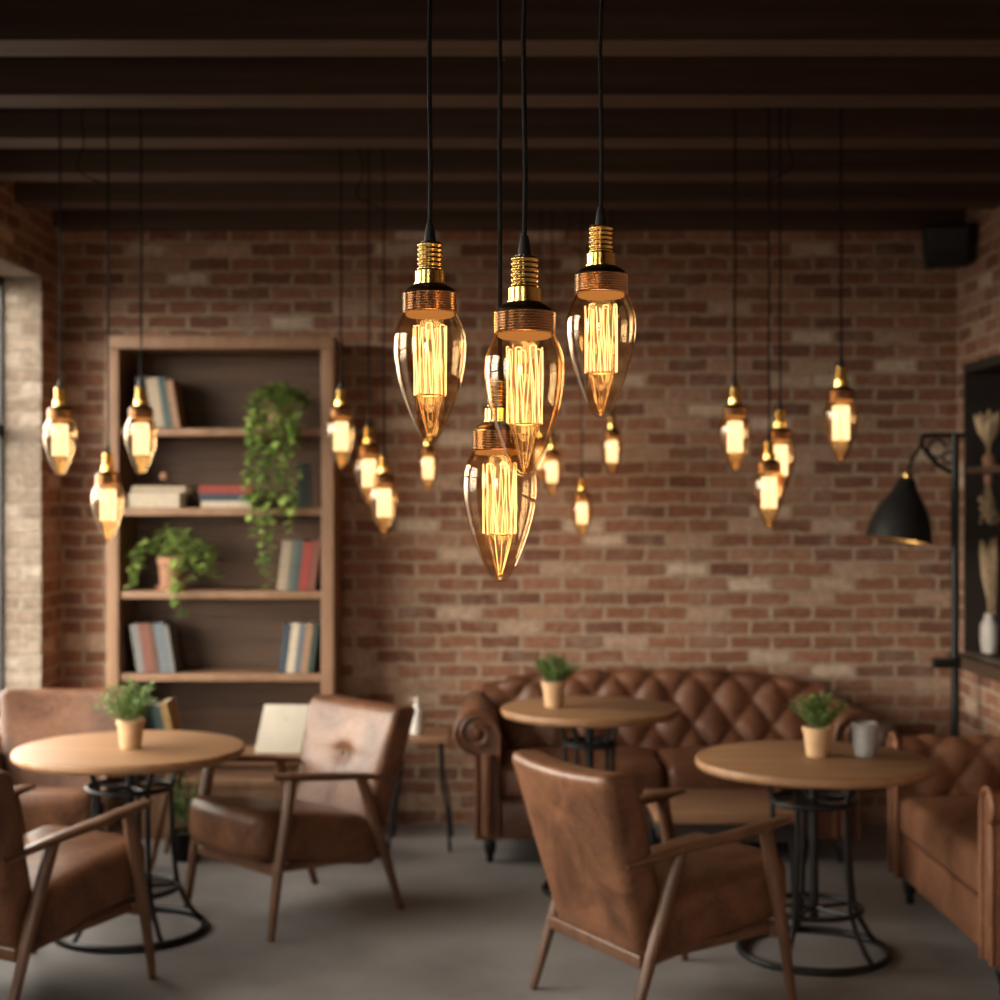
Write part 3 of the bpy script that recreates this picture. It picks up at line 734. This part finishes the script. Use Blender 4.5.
# second shelf, stacks
z = SZ[1]
for th, w_, col, lab in ((.075, .26, 'cream', 'thick cream book lying at the bottom of the left stack on the second shelf'), (.035, .275, 'beige', 'beige book lying on the thick cream book on the second shelf')):
    book(-1.63 + (.03 if col == 'beige' else 0), z, th, w_, .2, col, lab, group='stacked books on the second shelf left', flat=True); z += th + .001
t = thing('figurine', 'small round dark ornament on the cream books', 'ornament', (-1.73, 7.72, z))
MB().lathe([(1e-4, 0), (.026, 0), (.022, .012), (.009, .02), (.009, .035)], 20).build('stand', M['bronze'], t)
MB().ball((0, 0, .052), .021, 8).build('knob', M['terracotta'], t)
z = SZ[1]
for th, w_, col, lab in ((.034, .26, 'cream', 'cream book at the bottom of the stack beside the trailing plant'), (.036, .27, 'navy', 'navy book in the middle of the stack beside the trailing plant'), (.04, .27, 'red', 'red book on top of the stack beside the trailing plant')):
    book(-1.26, z, th, w_, .2, col, lab, group='stacked books beside the trailing plant', flat=True); z += th + .001
row(-1.03, SZ[1], [(.04, .225, .2, 'green', 'dark green book behind the hanging vines'), (.03, .21, .2, 'charcoal', 'charcoal book between green and brown on the second shelf'), (.036, .222, .2, 'brown', 'dark brown book against the right upright of the second shelf')], 'standing books on the second shelf', 0)
# third shelf right, tipped to the right
row(-1.135, SZ[2], [(.05, .255, .2, 'beige', 'beige book, leftmost of the five leaning on the third shelf'), (.026, .262, .2, 'sage', 'grey-green book leaning on the third shelf'), (.026, .262, .2, 'teal', 'teal book leaning on the third shelf'),
    (.05, .25, .2, 'red', 'wide red book leaning on the third shelf'), (.034, .262, .2, 'rust', 'rust red book nearest the right upright on the third shelf')], 'leaning books on the third shelf', 7)
# fourth shelf
row(-1.845, SZ[3], [(.042, .25, .2, 'grey', 'grey book, leftmost on the fourth shelf'), (.05, .252, .2, 'rust', 'wide red-brown book on the fourth shelf'), (.022, .252, .2, 'brown', 'thin brown book between red-brown and blue-grey'),
    (.05, .256, .2, 'slate', 'wide blue-grey book leaning on the fourth shelf'), (.022, .248, .2, 'grey', 'thin grey book at the right end of the left row, fourth shelf')], 'leaning books on the fourth shelf left', -9)
row(-1.128, SZ[3], [(.038, .25, .2, 'navy', 'navy book, leftmost of the right row on the fourth shelf'), (.04, .255, .2, 'cream', 'cream book in the right row on the fourth shelf'), (.03, .25, .2, 'slate', 'slate blue book in the right row on the fourth shelf'),
    (.034, .255, .2, 'tan', 'tan book in the right row on the fourth shelf'), (.028, .252, .2, 'green', 'dark green book nearest the right upright on the fourth shelf')], 'leaning books on the fourth shelf right', 7)
vine((-1.125, 7.7, SZ[0] + .001), .072, .12, 'trailing plant hanging from the top shelf over the shelves below', 11,
     [(-.145, -.15, .5), (-.13, -.17, .6), (-.11, -.16, .7), (-.09, -.15, .55), (-.07, -.17, .86), (-.05, -.16, .93), (-.03, -.15, .8), (-.015, -.17, .6), (.01, -.155, .5), (.03, -.17, .55), (.05, -.16, .4), (.075, -.17, .66), (.095, -.155, .58), (.11, -.17, .3), (-.12, -.155, .3), (-.06, -.16, .4), (0, -.17, .3), (.06, -.155, .25),
      (.14, -.1, .03), (.14, -.02, .02), (.1, .06, 0), (-.12, .03, 0), (-.14, -.06, .02), (.05, .1, 0), (-.03, .08, -.02), (.14, -.06, .04), (.12, .02, .0)], mat='terracotta')
vine((-1.69, 7.71, SZ[2] + .001), .07, .17, 'leafy trailing plant in a terracotta pot on the third shelf', 12,
     [(-.15, -.02, .1), (-.165, -.15, .16), (-.15, -.07, .06), (.1, -.13, .05), (.13, -.14, .12), (.16, -.12, .1), (.2, -.06, .08), (.19, 0, .1), (.23, -.08, .12), (.12, .05, .02), (-.08, .06, 0), (.07, -.16, .3), (.05, -.165, .22), (.17, .03, .03), (.09, .0, -.04), (-.04, .02, -.05), (.03, -.1, -.02), (.15, -.1, .02), (-.12, -.03, -.02), (.22, -.12, .05)], sauc=.082, lift=.15)

# bench in front of the bookcase
t = thing('bench', 'low wooden bench with splayed legs in front of the bookcase', 'bench', (-1.27, 7.17, 0))
MB().rbox(0, 0, .505, .8, .36, .035, .008).build('seat', M['bench_wood'], t)
for sx in (-1, 1):
    for sy in (-1, 1): MB().tube([(sx * .36, sy * .15, 0), (sx * .27, sy * .12, .49)], [.012, .022], 10).build('leg', M['bench_wood'], t)
row(-1.635, .5225, [(.035, .235, .18, 'green', 'dark green book, leftmost of the three on the bench'), (.04, .232, .18, 'teal', 'teal book standing on the bench behind the left herb'), (.035, .25, .18, 'ochre', 'ochre book leaning on the bench')], 'books on the bench', -11, y=7.06)
t = thing('display_board', 'blank cream display board propped on the bench', 'board', (-1.055, 7.1, .5225), R(-6))
def bl(p): return Vector((p.x + p.z * .14, p.y + p.z * .3, p.z))
MB().rbox(0, .01, .112, .225, .012, .222, .004, fn=lambda p: Vector((p.x + (p.z + .111) * .15, p.y + (p.z + .111) * .3, p.z))).build('panel', M['cream'], t)
MB().tube([(.03, .052, .16), (.03, .15, .004)], .005, 6).build('prop', M['black'], t)
t = thing('floor_plant', 'small dark leafy plant under the bench', 'potted plant', (-1.5, 7.19, 0))
pot_parts(t, .06, .08, .14, M['plastic'])
rnd = random.Random(5); fb = MB(); sb = MB()
for i in range(26):
    a = rnd.uniform(0, 2 * PI); tl = rnd.uniform(.05, .42); ln = rnd.uniform(.12, .28)
    d = Vector((math.sin(tl) * math.cos(a), math.sin(tl) * math.sin(a), math.cos(tl))); b = Vector((.03 * math.cos(a), .03 * math.sin(a), .12))
    sb.tube([b, b + d * ln], .0015, 4)
    for k in range(5):
        aa = rnd.uniform(0, 6.28); leaf(fb, b + d * ln * (.4 + .15 * k), d + Vector((math.cos(aa), math.sin(aa), 0)), Vector((0, 0, 1)), .05, .028)
sb.build('stems', M['stem'], t); fb.build('foliage', M['herb'], t)

# side table with white bottle
t = thing('side_table', 'small wooden side table on thin black legs, left of the sofa', 'table', (-.395, 7.52, 0))
MB().rbox(0, 0, .545, .29, .36, .03, .006).build('tabletop', M['bench_wood'], t)
for sx in (-1, 1):
    for sy in (-1, 1): MB().tube([(sx * .15, sy * .17, 0), (sx * .135, sy * .155, .2), (sx * .105, sy * .135, .34), (sx * .1, sy * .13, .53)], .008, 8).build('leg', M['black'], t)
t = thing('bottle', 'white pump bottle on the small side table', 'bottle', (-.415, 7.48, .56))
MB().lathe([(1e-4, 0), (.03, 0), (.034, .005), (.034, .1), (.03, .115), (.014, .125), (.013, .14), (1e-4, .14)], 28).build('bottle_body', M['white'], t)
MB().lathe([(1e-4, .14), (.012, .14), (.012, .152), (.005, .153), (.005, .17), (.012, .171), (.011, .18), (1e-4, .18)], 16).tube([(0, 0, .175), (-.03, 0, .175), (-.038, 0, .168)], .004, 6).build('pump', M['white'], t)

# ------------------------------------------------------------------ right wall: recess, ledge, lamp, speaker
a, b, c, d = NR; g = .003
t = thing('recessed_cabinet', 'dark open cabinet set into the right brick wall', 'cabinet', (XR, (a + b) / 2, c))
hy = (b - a) / 2 - g; hz = d - c - g; dp = T - .06
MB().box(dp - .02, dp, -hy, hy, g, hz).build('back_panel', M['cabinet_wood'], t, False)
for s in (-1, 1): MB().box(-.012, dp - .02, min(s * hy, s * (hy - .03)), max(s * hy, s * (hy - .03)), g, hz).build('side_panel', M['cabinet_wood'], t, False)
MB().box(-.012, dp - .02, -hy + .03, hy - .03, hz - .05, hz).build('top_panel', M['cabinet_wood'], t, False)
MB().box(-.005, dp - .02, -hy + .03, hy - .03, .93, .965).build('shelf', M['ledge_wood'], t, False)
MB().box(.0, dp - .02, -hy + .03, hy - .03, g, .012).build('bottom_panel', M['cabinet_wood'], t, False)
ld = MB().rbox(2.385, 6.75, .899, .105, 2.2, .06, .006)
tag(ld.build('wall_ledge', M['ledge_wood']), 'thick wooden ledge under the cabinet on the right wall', 'shelf')
def dried(loc, label, hgt, spread, n, seed, potr, poth, pm, nm='dried_bouquet'):
    t = thing(nm, label, 'dried flowers', loc, 0, 'dried flowers in the dark cabinet')
    MB().lathe([(1e-4, 0), (potr * .8, 0), (potr, poth * .3), (potr, poth * .7), (potr * .55, poth * .9), (potr * .6, poth), (potr * .45, poth), (potr * .4, poth * .85), (1e-4, poth * .8)], 24).build('vase', M[pm], t)
    rnd = random.Random(seed); fb = MB()
    for i in range(n):
        a = rnd.uniform(0, 2 * PI); tl = rnd.uniform(0, spread); ln = hgt * rnd.uniform(.75, 1)
        d = Vector((math.sin(tl) * math.cos(a), math.sin(tl) * math.sin(a), math.cos(tl)))
        b = Vector((0, 0, poth * .82)); tip = b + d * ln
        fb.tube([b, b + d * ln * .5, tip], [.0018, .0018, .001], 4)
        fb.tube([b + d * ln * .35, b + d * ln * .6, b + d * ln * .85, tip], [.004, .017, .014, .002], 6)
    fb.build('dried_stems', M['dried'], t)
dried((2.5, 7.67, 1.896), 'fan of dried grasses on the upper shelf of the wall cabinet',   .24, .34, 34, 1, .035, .07, 'terracotta')
dried((2.495, 7.65, .946), 'tall dried plumes in a white vase on the cabinet floor', .42, .12, 22, 2, .045, .2, 'white')
dried((2.56, 7.77, .946), 'thin dried stalks beside the white vase', .5, .05, 12, 3, .026, .12, 'terracotta')
t = thing('hanging_bouquet', 'dried bouquet hanging head down under the cabinet shelf', 'dried flowers', (2.5, 7.68, 1.856))
rnd = random.Random(9); fb = MB()
for i in range(46):
    an = rnd.uniform(0, 2 * PI); tl = rnd.uniform(0, .34); ln = rnd.uniform(.13, .26)
    dd = Vector((math.sin(tl) * math.cos(an), math.sin(tl) * math.sin(an), -math.cos(tl)))
    fb.tube([Vector((0, 0, -.03)), dd * ln], .0016, 4); fb.ball(dd * ln, rnd.uniform(.01, .018), 4)
fb.build('dried_heads', M['dried'], t)
MB().tube([(0, 0, 0), (0, 0, -.05)], .02, 10).build('binding', M['terracotta'], t)

# black floor lamp in the corner
px_, py_ = 2.305, 7.6
t = thing('floor_lamp', 'black floor lamp with a dome shade in the right back corner', 'lamp', (px_, py_, 0))
MB().lathe([(1e-4, 0), (.12, 0), (.122, .012), (.1, .022), (.02, .03), (1e-4, .03)], 32).build('base', M['black'], t)
MB().tube([(0, 0, .02), (0, 0, 2.06)], .022, 12).build('pole', M['black'], t)
br = MB()
br.tube([(.05, 0, 2.055), (-.17, 0, 2.05)], .013, 8)
br.tube([(-.17, 0, 2.05), (-.165, 0, 2.0), (-.13, 0, 1.95), (-.08, 0, 1.9), (-.03, 0, 1.87), (0, 0, 1.86)], .012, 8)
br.tube([(-.09 + .045 * math.cos(k * .55), 0, 1.985 + .045 * math.sin(k * .55)) for k in range(12)], .008, 6)
br.tube([(-.03 + .03 * math.cos(k * .55), 0, 1.94 + .03 * math.sin(k * .55)) for k in range(12)], .008, 6)
br.build('scroll_bracket', M['black'], t)
MB().rbox(-.05, 0, .9, .13, .05, .05, .006).build('clamp', M['black'], t)
MB().tube([(-.165, 0, 2.03), (-.19, -.03, 1.985), (-.232, -.055, 1.93), (-.25, -.07, 1.87)], .008, 8).build('arm', M['black'], t)
# the shade hangs a little tilted
tilt = Matrix.Translation((-.255, -.07, 1.865)) @ Matrix.Rotation(R(9), 4, 'Y') @ Matrix.Rotation(R(-2), 4, 'X')
tf = lambda p: tilt @ p
so = MB().lathe([(.02, -.03), (.036, -.034), (.046, -.05), (.058, -.085), (.084, -.125), (.114, -.17), (.139, -.225), (.154, -.28), (.162, -.33), (.164, -.345), (.159, -.344)], 40, fn=tf).build('lamp_shade', M['shade_black'], t)
MB().lathe([(.158, -.343), (.156, -.325), (.148, -.28), (.133, -.228), (.108, -.175), (.078, -.13), (.05, -.09), (1e-4, -.085)], 40, fn=tf).build('shade_lining', M['gold_lining'], so)
MB().lathe([(1e-4, .01), (.012, .01), (.014, -.005), (.026, -.012), (.026, -.045), (1e-4, -.046)], 24, fn=tf).build('socket', M['brass'], so)
MB().lathe([(1e-4, .045), (.006, .04), (.006, .008), (1e-4, .008)], 12, fn=tf).build('finial', M['black'], so)

t = thing('speaker', 'black loudspeaker mounted high in the right back corner', 'speaker', (2.3, 7.72, 2.93), R(-14))
MB().rbox(0, 0, .1, .235, .17, .2, .015, fn=lambda p: Vector((p.x * (1 + p.z * .5), p.y * (1 + p.z * .5), p.z))).build('cabinet', M['plastic'], t)
MB().rbox(0, -.084, .1, .2, .012, .165, .005, fn=lambda p: Vector((p.x * (1 + p.z * .5), p.y - p.z * .25, p.z))).build('grille', M['shade_black'], t)
MB().box(-.02, .02, .07, .2, .08, .12).tube([(0, .07, .1), (0, .14, .1)], .02, 8).build('mount', M['plastic'], t)

# ------------------------------------------------------------------ light
W = bpy.data.worlds.new('World'); bpy.context.scene.world = W; W.use_nodes = True
nt = W.node_tree; nt.nodes.clear()
wo = nt.nodes.new('ShaderNodeOutputWorld'); bg = nt.nodes.new('ShaderNodeBackground')
tc = nt.nodes.new('ShaderNodeTexCoord'); sx = nt.nodes.new('ShaderNodeSeparateXYZ'); L(nt, tc.outputs['Generated'], sx.inputs[0])
mr = nt.nodes.new('ShaderNodeMapRange'); mr.inputs['From Min'].default_value = -1; L(nt, sx.outputs[2], mr.inputs[0])
rp = ramp(nt, [(0, (.05, .043, .036)), (.46, (.075, .066, .055)), (.53, (1.3, 1.17, .99)), (.62, (1.06, .965, .83)), (.85, (.7, .655, .59))]); L(nt, mr.outputs[0], rp.inputs[0])
L(nt, rp.outputs[0], bg.inputs['Color']); bg.inputs['Strength'].default_value = 20.0
L(nt, bg.outputs[0], wo.inputs[0])
def portal(name, loc, rot, sx_, sy_):
    ld = bpy.data.lights.new(name, 'AREA'); ld.shape = 'RECTANGLE'; ld.size = sx_; ld.size_y = sy_; ld.cycles.is_portal = True
    o = link(name, ld); o.location = loc; o.rotation_euler = rot
for (a, b, c, d) in WL:
    portal('window_portal', (XL - .28, (a + b) / 2, (c + d) / 2), (R(90), 0, R(-90)), b - a, d - c)
a, b, c, d = WF
portal('window_portal', ((a + b) / 2, YF - .3, (c + d) / 2), (R(90), 0, R(180)), b - a, d - c)

# ------------------------------------------------------------------ camera
cd = bpy.data.cameras.new('camera'); cam = link('camera', cd)
cam.location = (0, 0, 1.7); cam.rotation_euler = (R(90), 0, 0)
cd.lens = 54; cd.sensor_width = 36; cd.shift_y = .005; cd.clip_start = .05
cd.dof.use_dof = True; cd.dof.focus_distance = 2.6; cd.dof.aperture_fstop = 3.5
sc = bpy.context.scene; sc.camera = cam
sc.view_settings.view_transform = 'Standard'; sc.view_settings.look = 'None'; sc.view_settings.gamma = 1; sc.view_settings.use_curve_mapping = False
sc.view_settings.exposure = 0
cy = sc.cycles
cy.max_bounces = 10; cy.diffuse_bounces = 5; cy.glossy_bounces = 5; cy.transparent_max_bounces = 40
cy.caustics_reflective = False; cy.caustics_refractive = False; cy.sample_clamp_indirect = 4; cy.use_denoising = True
